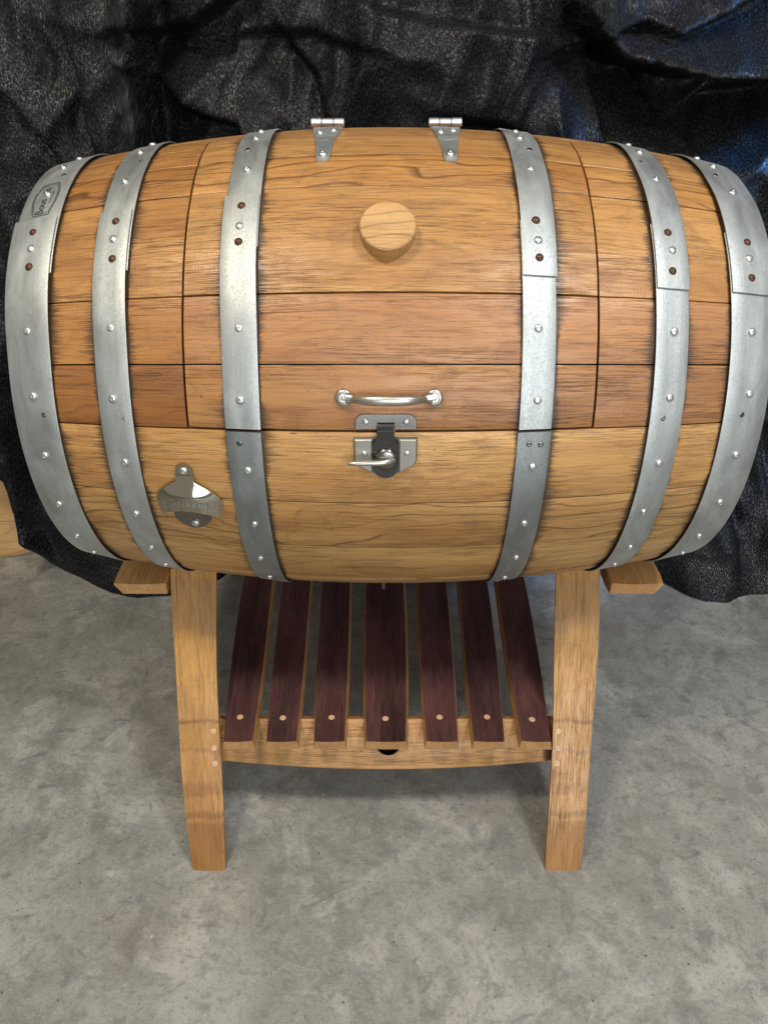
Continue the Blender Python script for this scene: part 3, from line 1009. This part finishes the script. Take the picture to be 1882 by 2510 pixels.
fold([(1480, 330), (1440, 260), (1560, 190), (1690, 175)], .045, .14, .02, .03, .06)
fold([(640, 90), (700, 150), (720, 260)], .018, .05, .012, .02, .035)
fold([(900, 300), (960, 240), (1080, 250), (1190, 330)], .022, .07, .02, .02, .04)
fold([(1500, 1300), (1530, 1150), (1560, 900)], .03, .05, .02, .03, .05)
fold([(1610, 1290), (1620, 1100), (1610, 800)], .03, .05, .02, .03, .05)
fold([(240, 1285), (180, 1220), (110, 1100)], .03, .05, .02, .02, .05)
fold([(300, 1285), (225, 1190), (240, 1180)], .03, .04, .02, .02, .04)
def fold_d(x, z):
    tot = 0
    for pts, A, w1, w2, D, w3 in folds:
        best = 1e9; sd = 0; end = 1
        for (ax, az), (bx, bz) in zip(pts[:-1], pts[1:]):
            ex, ez = bx - ax, bz - az
            L2 = ex * ex + ez * ez
            t = ((x - ax) * ex + (z - az) * ez) / L2
            tc = min(1, max(0, t))
            qx, qz = x - ax - ex * tc, z - az - ez * tc
            dd = qx * qx + qz * qz
            if dd < best:
                best = dd; sd = ex * qz - ez * qx
                over = max(0, -t, t - 1) * math.sqrt(L2)
                end = math.exp(-(over / .10) ** 2)
        dist = math.sqrt(best)
        if dist > .6: continue
        if sd >= 0:
            h = A * math.exp(-(dist / w1) ** 2)
        else:
            k = smooth01(dist / w2)
            h = A * (1 - k) * math.exp(-(dist / w1) ** 2) - D * k * math.exp(-(max(0, dist - w2) / w3) ** 2)
        tot += h * end
    return tot
NX, NZ = 560, 300
X0, X1, ZT = -2.1, 2.1, 1.85
V = []; G = []; F = []
for i in range(NX + 1):
    t = i / NX * 2 - 1
    # denser columns in the middle third
    x = (X0 + X1) / 2 + (X1 - X0) / 2 * (t * .62 + .38 * t ** 3)
    yh = interp(hem_y, x) + .006 * noise.noise(Vector((x * 14, 3, 0))); zh = interp(hem_z, x)
    arc_ = 0.0
    for j in range(NZ + 1):
        s = j / NZ
        z = zh + (ZT - zh) * (s ** 1.15)
        yw = .50 + .015 * math.sin(x * 2.3 + z) - .04 * smooth01((z - 1.3) / .6)
        # thrown over something low at the far left
        bul = smooth01((-.80 - x) / .10) * smooth01((.80 - z) / .25)
        yw = yw * (1 - bul) + .375 * bul
        h = z - zh
        fl_ = math.exp(-(h / .16) ** 1.3)
        y = yw - (yw - yh) * fl_
        d = fold_d(x, z)
        n1 = noise.noise(Vector((x * 3.0, z * 2.2, 1.7)))
        n2 = noise.noise(Vector((x * 7.5 + n1, z * 5.5, 5.2)))
        n3 = noise.noise(Vector((x * 17 + n2 * 1.5, z * 9, 9.1)))
        n4 = noise.noise(Vector((x * 45 + n3, z * 38, 2.1)))
        cr = .026 * (1 - 2 * abs(n1)) + .022 * (1 - 2.2 * abs(n2)) + .0115 * (1 - 2 * abs(n3)) + .0012 * n4
        amp = min(1, h / .12)
        y -= (d + cr) * amp
        y = max(y, .235)
        # stay clear of the barrel and stand
        if abs(x) < .52: y = max(y, .385 if z > .38 else (.47 if abs(x) < .36 else .30))
        xx = x + .016 * n2 * amp
        if j: arc_ += math.hypot(y - py_, z - pz_)
        py_, pz_ = y, z
        V.append((xx, y, z)); G.append((x, arc_, 0))
for i in range(NX):
    for j in range(NZ):
        a = i * (NZ + 1) + j
        F.append((a, a + NZ + 1, a + NZ + 2, a + 1))
me = bpy.data.meshes.new('black_tarp')
me.from_pydata(V, [], F)
me.materials.append(M['tarp'])
at = me.attributes.new('gc', 'FLOAT_VECTOR', 'POINT'); at.data.foreach_set('vector', [q for v in G for q in v])
me.polygons.foreach_set('use_smooth', [True] * len(me.polygons))
tarp = bpy.data.objects.new('black_tarp', me)
col.objects.link(tarp)
tarp['label'] = 'crumpled black woven tarp hanging behind the barrel down to the floor'
tarp['category'] = 'tarp'
so = tarp.modifiers.new('thickness', 'SOLIDIFY'); so.thickness = .0012; so.offset = 0
